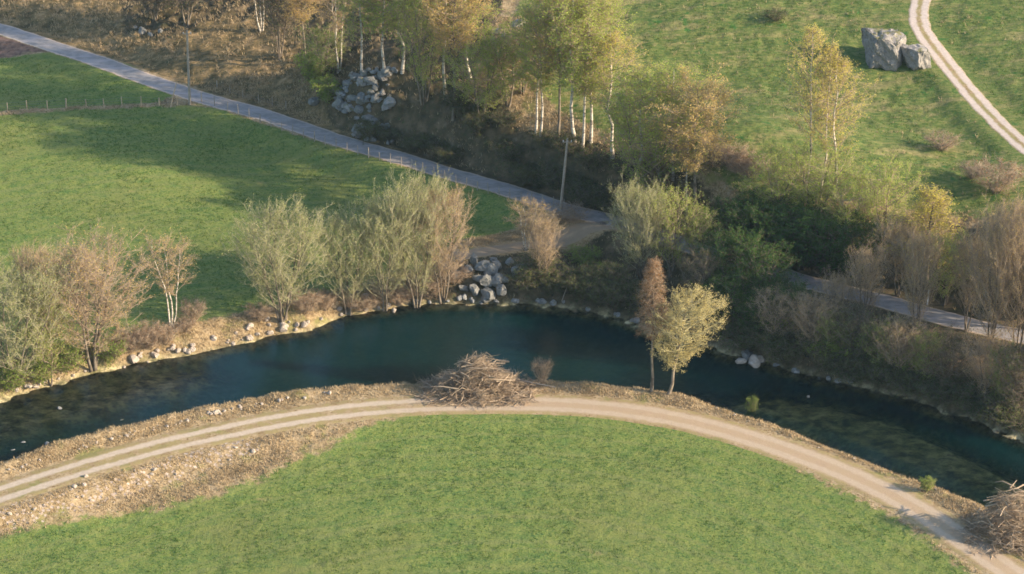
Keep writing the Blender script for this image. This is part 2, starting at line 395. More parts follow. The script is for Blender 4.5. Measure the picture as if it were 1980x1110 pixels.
M = dict(
 ground=mat_ground(), road=mat_road(),
 track=mat_track("gravel_ruts", (.53, .435, .33), (.30, .24, .11), .92),
 layby=mat_track("worn_gravel", (.25, .20, .145), (.20, .16, .09), .5),
 hill=mat_track("pale_ruts", (.56, .47, .40), (.27, .23, .10), .70),
 rock=mat_rock("grey_stone", (.20, .20, .19), (.38, .38, .36), .2), pale=mat_rock("pale_stone", (.34, .28, .22), (.60, .52, .43), 0),
 boulder=mat_rock("lichen_boulder", (.15, .145, .135), (.38, .345, .30), .35), blue=mat_rock("cool_stone", (.14, .14, .125), (.31, .305, .28), 0.1),
 yg=mat_leaf("spring_leaf", (.31, .39, .075), (.50, .56, .13)), gold=mat_leaf("gold_leaf", (.50, .44, .09), (.70, .60, .15)),
 orange=mat_leaf("bud_leaf", (.50, .36, .12), (.72, .53, .20)), green=mat_leaf("green_leaf", (.18, .27, .055), (.36, .43, .10)),
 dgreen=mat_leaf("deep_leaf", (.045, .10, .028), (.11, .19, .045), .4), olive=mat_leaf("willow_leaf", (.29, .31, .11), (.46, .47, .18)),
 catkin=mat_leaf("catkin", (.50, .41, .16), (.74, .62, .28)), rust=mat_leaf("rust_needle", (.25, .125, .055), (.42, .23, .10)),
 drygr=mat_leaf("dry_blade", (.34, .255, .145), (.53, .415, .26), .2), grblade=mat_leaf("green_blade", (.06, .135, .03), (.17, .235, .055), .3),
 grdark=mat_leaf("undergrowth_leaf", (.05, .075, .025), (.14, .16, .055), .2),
 twig=mat_bark("brown_twig", (.26, .19, .13), (.40, .31, .215)), twigp=mat_bark("pale_twig", (.28, .26, .15), (.41, .375, .23)),
 twigd=mat_bark("dark_twig", (.10, .085, .07), (.22, .17, .125)),
 bark=mat_bark("grey_bark", (.10, .08, .06), (.24, .20, .15)), birch=mat_bark("birch_bark", (.16, .13, .10), (.62, .56, .46), True),
 barkd=mat_bark("dark_bark", (.035, .03, .026), (.10, .08, .06)),
 wood=mat_plain("weathered_wood", (.40, .34, .27)), cut=mat_plain("pale_wood", (.56, .42, .27)), wire=mat_plain("wire", (.20, .19, .18), .5),
 glassy=mat_plain("porcelain", (.7, .7, .68), .3), white=mat_plain("white_paint", (.8, .8, .78), .5))

# ------------------------------------------------------------------ ground sheet
def axis(a, b, st, far, n=26):
    c = np.arange(a, b+st, st); g = st*1.28**np.arange(1, n+1); e = np.cumsum(g)
    s = min(1, 1); e = e*(far/e[-1]) if e[-1] < far else e
    return np.r_[a-e[::-1], c, c[-1]+e]
gx = axis(-82, 82, .27, 2500, 30); gy = axis(208, 392, .30, 2500, 30)
GX, GY = np.meshgrid(gx, gy); gxy = np.c_[GX.ravel(), GY.ravel()]
gz, gsd = terrain(gxy)
d_track, d_hill, d_road = DL[0], DL[1], DL[2]; d_lay = seg_dist(gxy, lay_w)
def wsoft(pts, w=1.6): return np.clip(.5 - sd_poly(gxy, polyw(pts))/(2*w), 0, 1)
w_green = np.maximum.reduce([
 wsoft([(-600,135),(-100,118),(0,112),(110,106),(160,120),(335,186),(312,199),(150,206),(0,214),(-600,245)], .5),
 wsoft([(-600,255),(0,222),(150,212),(310,206),(420,214),(600,278),(800,342),(960,388),(1020,405),(1000,440),(900,462),(800,520),(640,560),(480,602),(400,618),(330,628),(230,650),(0,700),(-600,850)], 1.0),
 wsoft([(-600,1215),(0,1036),(150,1003),(300,985),(420,955),(500,925),(620,870),(700,828),(780,806),(850,800),(1000,799),(1150,800),(1250,815),(1400,850),(1500,885),(1600,935),(1700,985),(1800,1050),(1880,1110),(2300,1420),(2300,2600),(-600,2600)], 2.0)])
w_mead = wsoft([(1060,-300),(1000,20),(1010,100),(1060,200),(1200,270),(1290,300),(1450,370),(1740,400),(1980,425),(2800,520),(2800,-300)], 1.0)
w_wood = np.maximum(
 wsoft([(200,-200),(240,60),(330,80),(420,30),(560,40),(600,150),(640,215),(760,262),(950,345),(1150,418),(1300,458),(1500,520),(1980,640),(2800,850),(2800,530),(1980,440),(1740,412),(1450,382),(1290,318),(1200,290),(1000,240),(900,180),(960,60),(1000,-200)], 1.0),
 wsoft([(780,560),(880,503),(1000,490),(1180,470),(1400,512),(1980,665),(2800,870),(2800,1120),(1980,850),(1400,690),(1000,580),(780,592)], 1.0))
w_slope = wsoft([(-600,-300),(-600,-60),(0,40),(200,105),(420,180),(620,250),(800,300),(960,350),(900,200),(700,0),(700,-300)], .8)
w_soil = wsoft([(-600,-80),(-100,30),(20,66),(125,100),(0,112),(-100,118),(-600,130)], .8)
stony = wsoft([(-100,1010),(0,985),(150,950),(260,915),(400,860),(520,840),(500,880),(420,905),(300,945),(180,985),(0,1030),(-100,1060)], 1.2)
bed = sstep(.6, -.3, gsd)
amp = np.clip(np.minimum.reduce([d_road-2.2, d_track-2.4, d_hill-2.2, d_lay-1.6])/1.5, 0, 1)
rel = (fbm(gxy[:, 0]*.9, gxy[:, 1]*.9, 21, 3)-.5)
edge = np.exp(-((gsd-1.7)/1.6)**2)
ruff = .12*w_green + .30*w_mead + .7*w_wood + .45*w_slope*(1-w_mead) + .35*(1-np.clip(w_green+w_mead+w_wood+w_slope, 0, 1))
gz2 = gz + amp*rel*ruff*1.1 + amp*edge*.5*(fbm(gxy[:, 0]*.7, gxy[:, 1]*.7, 31, 4)-.4) + np.where(gsd < 0, .25*(fbm(gxy[:, 0]*1.1, gxy[:, 1]*1.1, 41, 3)-.5), 0)
gz2 = np.where((gsd > -.3) & (gsd < .4), gz2, gz2)
nx, ny = len(gx), len(gy)
idx = np.arange(nx*ny).reshape(ny, nx)
Q = np.stack([idx[:-1, :-1], idx[:-1, 1:], idx[1:, 1:], idx[1:, :-1]], -1).reshape(-1, 4)
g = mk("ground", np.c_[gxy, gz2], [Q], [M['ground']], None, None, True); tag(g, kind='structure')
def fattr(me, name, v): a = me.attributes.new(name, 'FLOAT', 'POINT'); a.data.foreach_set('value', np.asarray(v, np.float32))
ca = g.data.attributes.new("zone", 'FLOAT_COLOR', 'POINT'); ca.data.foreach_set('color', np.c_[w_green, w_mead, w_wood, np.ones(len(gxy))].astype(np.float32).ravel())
for nme, v in (("slope_w", w_slope), ("soil", w_soil), ("stony", stony), ("bed", bed), ("dtr", d_track)): fattr(g.data, nme, v)
def gheight(xy):      # bilinear height of the ground sheet itself
    xy = np.atleast_2d(xy); Z = gz2.reshape(ny, nx)
    i = np.clip(np.searchsorted(gx, xy[:, 0])-1, 0, nx-2); j = np.clip(np.searchsorted(gy, xy[:, 1])-1, 0, ny-2)
    u = (xy[:, 0]-gx[i])/(gx[i+1]-gx[i]); v = (xy[:, 1]-gy[j])/(gy[j+1]-gy[j])
    return (Z[j, i]*(1-u)+Z[j, i+1]*u)*(1-v)+(Z[j+1, i]*(1-u)+Z[j+1, i+1]*u)*v

hf = gheight
# ------------------------------------------------------------------ roads and tracks
def strip(name, line, half, mat, metres=False, worn=None, up=.03, label=None):
    line = line[(np.abs(line[:, 0]) < 240) & (line[:, 1] < 700) & (line[:, 1] > 100)]
    p = resample(line, .4); t = np.gradient(p, axis=0); t /= np.linalg.norm(t, axis=1)[:, None]; nn = np.c_[-t[:, 1], t[:, 0]]
    ks = np.linspace(-1, 1, 13); V = []; L = []
    jl = (fbm(p[:, 0]*.8, p[:, 1]*.8, 51)-.5)*.35; jr = (fbm(p[:, 0]*.8, p[:, 1]*.8, 61)-.5)*.35
    for k in ks:
        w = half*k + (jl if k < 0 else jr)*abs(k)
        q = p+nn*w[:, None] if np.ndim(w) else p+nn*w
        z = gheight(q)+up - (abs(k) > .99)*(up+.05)
        V.append(np.c_[q, z]); L.append(np.full(len(p), half*k if metres else k*1.2))
    V = np.stack(V, 1); L = np.stack(L, 1); n_, m_ = V.shape[:2]; ix = np.arange(n_*m_).reshape(n_, m_)
    Q = np.stack([ix[:-1, :-1], ix[1:, :-1], ix[1:, 1:], ix[:-1, 1:]], -1).reshape(-1, 4)
    o = mk(name, V.reshape(-1, 3), [Q], [mat], None, None, True); fattr(o.data, "lat", L.ravel())
    wv = np.zeros(n_) if worn is None else worn(p); fattr(o.data, "worn", np.repeat(wv, m_)); return tag(o, label=label, kind='structure')
strip("road", road_w, 1.75, M['road'])
x0 = polyw([(700, 790)])[0, 0]
strip("track", track_w, 2.3, M['track'], True, lambda p: sstep(x0-4, x0+14, p[:, 0]))
strip("hill_track", hill_w, 1.4, M['hill'], True)
strip("layby", lay_w, 1.15, M['layby'], True, lambda p: np.ones(len(p)))

# ------------------------------------------------------------------ water
def mat_water():
    n = NT("river_water"); n.t.nodes.remove(n.p); dep = n.attr("depth")
    bump = n.node("ShaderNodeBump"); bump.inputs['Strength'].default_value = .5; bump.inputs['Distance'].default_value = .08
    h = n.math('ADD', n.noise(1.1, 4, .65, n.mapv((1, 1.5, 1), (0, 0, .3))), n.math('MULTIPLY', n.noise(4.5, 3, .6), .35))
    n.link(h, bump.inputs['Height'])
    gl = n.node("ShaderNodeBsdfGlossy"); gl.inputs['Roughness'].default_value = .06; n.link(bump.outputs[0], gl.inputs['Normal'])
    tr = n.node("ShaderNodeBsdfTransparent"); df = n.node("ShaderNodeBsdfDiffuse")
    n.link(n.ramp(dep, [(0, (.97, .95, .88)), (.25, (.78, .78, .56)), (.6, (.13, .28, .30)), (1, (.010, .08, .10))]), tr.inputs[0])
    n.link((.004, .036, .036), df.inputs[0])
    m1 = n.node("ShaderNodeMixShader"); n.link(n.math('MULTIPLY', dep, .5), m1.inputs[0]); n.t.links.new(tr.outputs[0], m1.inputs[1]); n.t.links.new(df.outputs[0], m1.inputs[2])
    fr = n.node("ShaderNodeFresnel"); fr.inputs[0].default_value = 1.33; n.link(bump.outputs[0], fr.inputs['Normal'])
    m2 = n.node("ShaderNodeMixShader"); n.t.links.new(fr.outputs[0], m2.inputs[0]); n.t.links.new(m1.outputs[0], m2.inputs[1]); n.t.links.new(gl.outputs[0], m2.inputs[2])
    n.t.links.new(m2.outputs[0], n.out.inputs[0]); return n.m
sub = (gsd < .9).reshape(ny, nx); yy, xx = np.nonzero(sub[:-1:1, :-1:1] | sub[1:, 1:] | sub[:-1, 1:] | sub[1:, :-1])
WQ = np.stack([idx[yy, xx], idx[yy, xx+1], idx[yy+1, xx+1], idx[yy+1, xx]], -1)
uq, inv = np.unique(WQ.ravel(), return_inverse=True)
wo = mk("river", np.c_[gxy[uq], np.full(len(uq), ZW)], [inv.reshape(-1, 4)], [mat_water()], None, None, True); tag(wo, kind='structure')
fattr(wo.data, "depth", np.clip((ZW-gz2[uq])/2.6, 0, 1))

# ------------------------------------------------------------------ trees
def shape_r(kind, u):
    u = np.clip(u, 0, 1)
    if kind == 'cone': return .12+.95*(1-u)**.85*np.clip(u*6, 0, 1)**.5
    if kind == 'round': return np.sqrt(np.clip(1-(2*u-1)**2, .02, 1))
    if kind == 'fan': return (.35+.75*u**.7)*np.clip((1-u)*3.2, .12, 1)**.55
    if kind == 'top': return (.42+.80*u)*np.clip((1-u)*2.8, .1, 1)**.55
    if kind == 'col': return (.55+.45*np.sin(np.pi*u))*np.clip((1-u)*3, .1, 1)**.6
    return np.sin(np.pi*np.clip(u*.86+.10, 0, 1))**.75          # oval
def nrm(v): return v/(np.linalg.norm(v, axis=-1, keepdims=True)+1e-9)
def gen_tree(name, seed, H=12., Wd=7., cb=.3, stems=1, spread=.3, nl=40, up=.6, shape='oval', nsub=7, ntw=6, twl=.6, nlf=2, lsz=.16,
             tr=.16, bark='bark', twig='twig', leaf='olive', droop=0., lean=(0, 0), twr=.008, vup=.3, lth=1., top=.97, cshift=(0, 0)):
    global rng
    rng = np.random.default_rng(seed)
    wood, crown = MB(), MB(); root = empty(name)
    K = 9; ts = np.linspace(0, 1, K); SP = []
    for s in range(stems):
        a = 2*np.pi*s/stems+rng.uniform(-.5, .5); off = np.array([math.cos(a), math.sin(a)])*spread*Wd/2*rng.uniform(.6, 1) if stems > 1 else np.zeros(2)
        b0 = off*.10+rng.normal(size=2)*(.08 if stems > 1 else 0); Hs = H*(rng.uniform(.82, 1) if stems > 1 and s else .98)
        ben = np.cumsum(rng.normal(size=(K, 2))*H*.009, axis=0); ben -= ben[0]
        xy = b0+np.outer(ts**1.1, off)+ben+np.outer(ts, np.array(lean)*H); P = np.c_[xy, ts*Hs-.15]; SP.append(P)
        r0 = tr*(1 if stems == 1 else .75*rng.uniform(.7, 1.1)); rad = r0*(1-ts)**.8+.018; rad[0] *= 1.35
        tubes(wood, P[None], rad[None], 7, 0)
    A0 = []; A1 = []; A2 = []; LL = []
    per = max(4, nl//stems)
    for P in SP:
        t = cb+(top-cb)*(np.arange(per)+rng.uniform(0, 1, per))/per
        st = np.stack([np.interp(t, ts, P[:, k]) for k in range(3)], 1)
        u = (st[:, 2]/H-cb)/(1-cb); az = np.arange(per)*2.4+rng.uniform(-.4, .4, per)+rng.uniform(0, 6)
        cen = np.array(lean)*st[:, 2:3]+np.array(cshift)*Wd*np.clip(u, 0, 1)[:, None]; cen = st[:, :2]*.5+cen*.5 if stems > 1 else st[:, :2]*.4+cen*.6
        rr = shape_r(shape, u+.12*up)*Wd/2*rng.uniform(.72, 1.08, per)
        en = np.c_[cen+np.c_[np.cos(az), np.sin(az)]*rr[:, None], st[:, 2]+rr*up*rng.uniform(.7, 1.3, per)]
        en[:, 2] = np.minimum(en[:, 2], H*rng.uniform(.93, 1.02, per))
        md = (st+en)/2; md[:, 2] += -.12*rr*up+.02; 
        if droop: en[:, 2] -= droop*rr; md[:, 2] += droop*rr*.4
        A0.append(st); A1.append(md); A2.append(en)
    A0, A1, A2 = map(np.vstack, (A0, A1, A2)); ll = np.linalg.norm(A2-A0, axis=1)
    lr = np.clip(.010+.010*ll, .012, .07)*max(.8, tr/.15)*lth
    tubes(wood, np.stack([A0, A1, A2], 1), np.stack([lr, lr*.65, lr*.2], 1), 4, 1)
    def pt(s): s = s[:, None]; return (1-s)**2*np.repeat(A0, n_, 0)+2*s*(1-s)*(2*np.repeat(A1, n_, 0)-.5*(np.repeat(A0, n_, 0)+np.repeat(A2, n_, 0)))+s*s*np.repeat(A2, n_, 0)
    n_ = nsub; s = rng.uniform(.25, 1, len(A0)*n_); B0 = pt(s); ld = nrm(np.repeat(A2-A0, n_, 0))
    bd = nrm(ld*.8+rng.normal(size=B0.shape)*.62+np.array([0, 0, .35-droop])); bl = (.18*np.repeat(ll, n_)+.45)*rng.uniform(.6, 1.3, len(B0))
    B1 = B0+bd*bl[:, None]; B1[:, 2] = np.minimum(B1[:, 2], H*1.04); cones(wood, B0, B1, .012+.004*bl, 1)
    n2 = ntw; s = rng.uniform(.1, 1, len(B0)*n2)[:, None]; T0 = np.repeat(B0, n2, 0)*(1-s)+np.repeat(B1, n2, 0)*s
    td = nrm(np.repeat(bd, n2, 0)*.7+rng.normal(size=T0.shape)*.6+np.array([0, 0, vup-1.6*droop])); T1 = T0+td*(twl*rng.uniform(.5, 1.3, len(T0)))[:, None]
    cones(crown, T0, T1, twr, 0)
    if nlf:
        k = int(len(T0)*nlf); ii = rng.integers(0, len(T0), k); s = rng.uniform(.2, 1.05, k)[:, None]
        leaves(crown, T0[ii]*(1-s)+T1[ii]*s+rng.normal(size=(k, 3))*.07, lsz, 1)
    wood.build("trunk", [M[bark], M[twig if bark != 'birch' else 'twig']], root, True)
    crown.build("crown", [M[twig], M[leaf]], root)
    vv = np.vstack(crown.V); c0 = np.median(vv[:, :2], axis=0)
    root['H'] = float(np.percentile(vv[:, 2], 99.3)); root['Wd'] = float(2*np.percentile(np.abs(vv[:, :2]-c0), 94))
    return root
def hide_proto(o): PROTOS.append(o)
PROTOS = []
kinds = {}
def kind(key, n, **kw):
    nm = kw.pop('name')
    kinds[key] = [gen_tree(nm, 100*len(kinds)+i+1, **kw) for i in range(n)]
kind('birch_yg', 3, name='birch_tree', H=15, Wd=7, cb=.34, nl=46, up=.8, shape='top', nsub=9, ntw=9, nlf=2.4, lsz=.125, tr=.105, bark='birch', leaf='yg', droop=.12)
kind('birch_gold', 2, name='birch_tree', H=17, Wd=6, cb=.3, nl=46, up=1.0, shape='col', nsub=8, ntw=8, nlf=1.7, lsz=.125, tr=.115, bark='birch', leaf='gold', droop=.12)
kind('birch_or', 2, name='birch_tree', H=14, Wd=7.5, cb=.40, nl=54, up=.8, shape='top', nsub=9, ntw=9, nlf=2.8, lsz=.12, tr=.115, bark='bark', leaf='orange', droop=.05)
kind('green', 3, name='leafy_tree', H=11, Wd=7.5, cb=.16, stems=3, spread=.6, nl=62, up=.8, shape='round', nsub=9, ntw=8, nlf=2.6, lsz=.14, tr=.14, leaf='green')
kind('ygclump', 2, name='leafy_tree', H=10, Wd=8, cb=.12, stems=4, spread=.7, nl=66, up=.8, shape='round', nsub=9, ntw=8, nlf=2.6, lsz=.13, tr=.12, leaf='yg')
kind('willow', 4, name='willow_tree', H=11, Wd=8, cb=.10, stems=8, spread=.75, nl=130, up=1.3, shape='oval', nsub=8, ntw=9, nlf=1.9, lsz=.10, vup=.9, tr=.10, lth=.55, bark='bark', twig='twigp', leaf='olive', twr=.009)
kind('bare', 4, name='bare_tree', H=11, Wd=7, cb=.18, stems=4, spread=.6, nl=110, up=1.35, shape='oval', nsub=9, ntw=9, nlf=.8, lsz=.09, vup=.7, lth=.6, tr=.12, bark='bark', twig='twig', leaf='orange', twr=.009)
kind('bared', 3, name='bare_tree', H=10, Wd=7, cb=.15, stems=4, spread=.65, nl=84, up=.85, shape='oval', nsub=9, ntw=9, nlf=.6, lsz=.14, tr=.12, bark='bark', twig='twigd', leaf='grdark', twr=.010)
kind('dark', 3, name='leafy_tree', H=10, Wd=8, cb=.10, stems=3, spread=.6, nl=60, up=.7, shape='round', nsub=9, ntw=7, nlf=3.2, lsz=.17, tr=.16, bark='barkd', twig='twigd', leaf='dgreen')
kind('slim', 2, name='slender_tree', H=11, Wd=4, cb=.42, stems=3, spread=.5, nl=40, up=1.0, shape='oval', nsub=8, ntw=8, nlf=1.0, lsz=.10, tr=.09, bark='birch', leaf='orange')
kind('cone', 2, name='pointed_tree', H=11, Wd=6, cb=.15, nl=70, up=.6, shape='cone', nsub=8, ntw=7, nlf=2.2, lsz=.13, tr=.15, leaf='gold')
kind('larch', 1, name='larch_tree', H=16, Wd=4.6, cb=.42, nl=110, up=.15, shape='cone', nsub=8, ntw=7, twl=.4, nlf=1.6, lsz=.09, tr=.17, bark='bark', leaf='rust', droop=.25)
kind('catkin', 1, name='willow_tree', H=12.5, Wd=9, cb=.30, stems=1, nl=85, up=.55, shape='round', nsub=9, ntw=8, nlf=3.0, lsz=.13, tr=.20, bark='bark', twig='twigp', leaf='catkin', lean=(.16, 0), cshift=(.36, 0))
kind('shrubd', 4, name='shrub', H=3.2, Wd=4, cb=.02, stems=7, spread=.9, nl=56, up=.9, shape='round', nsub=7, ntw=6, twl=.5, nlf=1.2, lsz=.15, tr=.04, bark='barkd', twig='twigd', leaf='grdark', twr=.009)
kind('shrubb', 3, name='shrub', H=3, Wd=4, cb=.02, stems=8, spread=.9, nl=56, up=.9, shape='round', nsub=7, ntw=7, twl=.55, nlf=.2, lsz=.13, tr=.035, twig='twig', leaf='rust', twr=.009)
kind('shrubg', 2, name='shrub', H=3, Wd=3.4, cb=.02, stems=6, spread=.9, nl=46, up=.9, shape='round', nsub=7, ntw=6, twl=.45, nlf=2.2, lsz=.17, tr=.035, leaf='green')
used = {}
def tree(k, bx, by, top, wpx, label=None, group=None, cat='tree', v=None, z=None, rz=None, sq=1.0):
    """base pixel, top pixel row, width in photo pixels"""
    x, y, zz = ground_at(bx, by); zz = float(gheight(np.array([[x, y]]))[0])
    s = ppm(y); Ht = (by-top)/(s*math.cos(PITCH)); Wt = wpx/s
    L = kinds[k]; c = used.get(k, 0); used[k] = c+1; p = L[(c if v is None else v) % len(L)]
    o = copy_tree(p)
    o.location = (x, y, zz); o.rotation_euler = (0, 0, random.uniform(0, 6.28) if rz is None else rz)
    w = Wt/p['Wd']; o.scale = (w, w*sq, Ht/p['H'])
    for kk in ('H', 'Wd'): del o[kk]
    return tag(o, label, cat, group)
#@@TREES
# ---- left river bank
T = tree
T('willow', 28, 742, 512, 185, 'pale grey-green willow at the left edge of the photo by the river', v=0)
T('ygclump', 98, 745, 545, 85, 'bright yellow-green leafy tree between grey willow and brown bare tree', v=0)
T('bare', 178, 712, 478, 185, 'broad brown bare-twigged tree on the left river bank', v=0)
T('bare', 84, 690, 478, 80, 'small pinkish bare tree poking up behind the left willow', v=1)
T('slim', 334, 645, 455, 85, 'slender see-through tree with pale stems and reddish top beside the green field', v=0)
T('willow', 545, 618, 408, 152, 'pale olive willow standing alone on the left bank with dense fine stems', v=1)
T('willow', 672, 605, 420, 105, 'dull olive willow, left one of the clump by the far bank stones', v=2)
T('willow', 745, 598, 392, 118, 'middle yellowish willow of the far bank clump', v=3)
T('willow', 806, 592, 350, 115, 'tallest yellowish willow of the clump left of the riprap', v=0)
T('bare', 855, 585, 368, 95, 'pinkish bare tree at the right end of the willow clump', v=2)
T('slim', 1018, 485, 388, 70, 'small orange-brown tree with one pale stem beside the gravel pull-in', v=1)
T('bare', 1048, 548, 420, 55, 'thin bare tree on the dark bank below the gravel pull-in', v=3)
T('willow', 1238, 538, 362, 98, 'grey-olive willow overlapping the road in the middle', v=2)
T('ygclump', 1298, 530, 372, 85, 'yellow tipped tree next to the grey-olive willow by the road', v=1)
T('green', 1352, 515, 402, 60, 'small light green tree left of the dark green wood', v=0)
# ---- the pair on the near bank
T('larch', 1259, 758, 503, 50, 'tall thin larch with rusty crown on the near bank', rz=0)
T('catkin', 1292, 763, 566, 112, 'round-crowned pale yellow willow leaning right beside the thin larch', rz=0)
# ---- dark wood between road and meadow
G = 'dark green trees above the road'
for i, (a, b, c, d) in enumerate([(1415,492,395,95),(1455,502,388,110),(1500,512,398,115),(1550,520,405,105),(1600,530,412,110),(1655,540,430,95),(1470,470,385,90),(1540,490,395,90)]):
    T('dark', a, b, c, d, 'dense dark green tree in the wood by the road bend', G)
for a, b, c, d, l in [(1500,462,338,110,'yellow-green tree at the left foot of the golden birches'),(1575,462,340,115,'yellow-green bushy tree in front of the golden birch stems'),(1645,462,345,105,'yellow-green bushy tree right of the golden birches'),(1705,462,325,105,'bright green rounded tree at the meadow edge above the wood')]:
    T('green' if b == 490 else 'ygclump', a, b, c, d, l)
# ---- golden birches on the meadow
T('birch_gold', 1556, 372, 68, 85, 'leftmost tall golden birch on the meadow slope')
T('birch_gold', 1588, 372, 100, 75, 'middle golden birch on the meadow slope', v=1)
T('birch_gold', 1613, 378, 128, 100, 'rightmost golden birch on the meadow slope', v=0)
T('cone', 1790, 545, 370, 110, 'pointed yellow-green tree rising over the brown trees on the right', v=0)
T('birch_or', 1346, 354, 78, 135, 'orange-brown birch leaning right at the meadow edge', v=0, rz=2)
T('birch_yg', 1331, 345, 125, 80, 'narrow light green birch beside the orange-brown birch', v=1)
# ---- right hand bare trees
for i, (a, b, c, d) in enumerate([(1668,640,480,65),(1735,572,425,85),(1772,668,450,65),(1868,640,455,65),(1912,705,425,95),(1965,715,390,100),(1615,650,530,60),(1940,600,400,90)]):
    T('bare', a, b, c, d, 'brown bare-twigged tree among the roadside trees on the right', 'bare trees along the right of the road')
T('ygclump', 1826, 590, 455, 85, 'greenish budding tree among the brown roadside trees on the right')
for i, (a, b, c, d) in enumerate([(1570,690,572,80),(1650,715,596,75),(1740,738,616,85),(1830,765,640,85),(1900,785,652,85),(1970,805,668,90),(1500,672,560,80),(1350,600,490,65)]):
    T('bared' if i % 2 else 'bare', a, b, c, d, 'leafless tree on the shaded far river bank', 'bare trees on the shaded bank')
for a, b, c, d in [(1610,702,598,60),(1700,728,615,65),(1790,750,640,65),(1935,795,670,60)]: T('green', a, b, c, d, 'low green-leaved tree among the bare ones on the shaded bank', 'green trees on the shaded bank')
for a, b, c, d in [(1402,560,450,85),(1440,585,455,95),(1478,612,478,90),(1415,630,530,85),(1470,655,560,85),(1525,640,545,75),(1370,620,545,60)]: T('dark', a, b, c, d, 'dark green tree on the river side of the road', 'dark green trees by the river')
for a, b, c, d in [(2060,640,380,130),(2070,790,520,120),(2130,700,440,130),(2200,600,340,130)]:
    T('bare', a, b, c, d, 'tree beyond the right edge of the photo', 'trees beyond the right edge')
# ---- upper wood
for a, b, c, d, k, l in [
 (745,148,-60,110,'birch_yg','yellow-green birch at the left of the two pale-stemmed birches above the rock pile'),
 (778,152,-40,110,'birch_yg','yellow-green birch with pale stem rising right above the rock pile'),
 (700,146,-70,100,'birch_yg','tall green-tinted birch behind the rock pile'),
 (655,140,-60,75,'slim','brown bare tree left of the yellow-green birches at the top'),
 (625,158,60,75,'green','low green tree left of the rock pile'),
 (862,232,-30,120,'birch_yg','pale-stemmed birch leaning slightly, right of the rock pile'),
 (876,240,-50,120,'birch_or','tall buff-crowned birch standing beside the leaning pale birch'),
 (820,200,-20,90,'ygclump','yellow-green tree filling the gap between the pale-stemmed birches'),
 (930,250,108,120,'ygclump','round yellow-green tree right of the leaning pale birch'),
 (985,262,120,100,'green','round green tree left of the tall birch group'),
 (910,150,-80,110,'birch_yg','birch cut off by the top of the photo behind the round green tree'),
 (540,112,-90,90,'bared','dark multi-stemmed tree near the top left of the wood'),
 (590,118,-60,90,'birch_or','buff birch right of the dark multi-stemmed tree'),
 (505,60,-100,70,'slim','bare tree on the dry slope at the top'),
 (360,48,-90,90,'bared','dark tree by the pale rocks at the top left'),
 (300,40,-70,80,'bared','dark bare tree at top left above the dry slope'),
 (1036,303,95,90,'birch_yg','yellow-green birch with twin white stems at the left of the tall group'),
 (1045,306,70,90,'birch_yg','tall birch with white stem next to the shorter twin-stemmed birch'),
 (1078,312,40,110,'birch_or','birch with pinkish stem behind the telephone pole'),
 (1114,334,28,130,'birch_yg','dark-stemmed tall birch at the centre of the group'),
 (1126,312,50,110,'birch_yg','yellow birch behind the dark-stemmed one'),
 (1142,328,62,120,'birch_yg','golden-topped birch right of the dark-stemmed birch'),
 (1185,300,75,120,'birch_gold','golden broad birch at the back of the tall group'),
 (1240,338,110,120,'birch_yg','yellow-green birch with white foot near the ridge'),
 (1256,345,128,140,'ygclump','bright green multi-stemmed tree right of the white-footed birch'),
 (1302,325,120,110,'birch_yg','light green birch between the bright green tree and the orange one'),
 (1010,180,60,70,'bare','bare tree by the pale outcrop at the top'),
 (1075,120,-40,90,'ygclump','yellow-green tree on the upper slope behind the birch group'),
 (1150,105,-10,90,'ygclump','tan-green bushy tree at the top behind the birch group')]:
    T(k, a, b, c, d, l)
# ---- undergrowth shrubs
def shrubs(k, pts, label, group):
    for a, b, h, w in pts: T(k, a, b, b-h, w, label, group, 'shrub')
random.seed(11)
def along(line, n, jx, jy, h, w):
    line = np.array(line, float); p = resample(line, 1.0); out = []
    for i in range(n):
        q = p[int((i+.5)/n*len(p)) % len(p)]
        out.append((q[0]+random.uniform(-jx, jx), q[1]+random.uniform(-jy, jy), random.uniform(*h), random.uniform(*w)))
    return out
shrubs('shrubd', along([(880,255),(960,290),(1050,335),(1150,380),(1240,410)], 20, 25, 26, (20, 42), (45, 75)), 'dark undergrowth shrub on the shaded slope under the birches', 'undergrowth under the birches')
shrubs('shrubd', along([(700,240),(800,262),(900,300)], 6, 15, 12, (20, 35), (40, 60)), 'dark low shrub below the rock pile', 'shrubs below the rock pile')
shrubs('shrubb', along([(1250,330),(1300,360),(1380,385),(1440,410)], 12, 20, 16, (28, 45), (50, 70)), 'reddish-brown bramble bush below the meadow ridge', 'brambles below the ridge')
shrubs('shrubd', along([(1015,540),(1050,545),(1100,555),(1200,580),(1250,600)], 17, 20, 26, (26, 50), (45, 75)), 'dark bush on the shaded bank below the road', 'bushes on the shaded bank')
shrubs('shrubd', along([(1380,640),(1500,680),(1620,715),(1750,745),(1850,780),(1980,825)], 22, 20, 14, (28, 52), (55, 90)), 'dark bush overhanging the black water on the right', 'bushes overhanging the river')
shrubs('shrubg', along([(1400,600),(1500,640),(1620,680),(1750,700)], 8, 25, 20, (24, 44), (50, 75)), 'green-tinged bush on the shaded right bank', 'green bushes on the shaded right bank')
shrubs('shrubg', along([(1110,520),(1200,560)], 4, 25, 16, (22, 36), (40, 60)), 'green-tinged bush on the bank below the gravel pull-in', 'green bushes below the pull-in')
shrubs('shrubb', along([(1560,640),(1700,680),(1850,720),(1980,770)], 10, 25, 16, (30, 52), (50, 80)), 'brown leafless bush between road and river on the right', 'brown bushes right of the bend')
shrubs('shrubb', [(255,678,42,55),(290,672,45,60),(225,690,40,50),(320,665,35,50),(375,622,40,50),(360,640,30,45)], 'pinkish dry bramble on the left bank beside the slender tree', 'brambles by the slender tree')
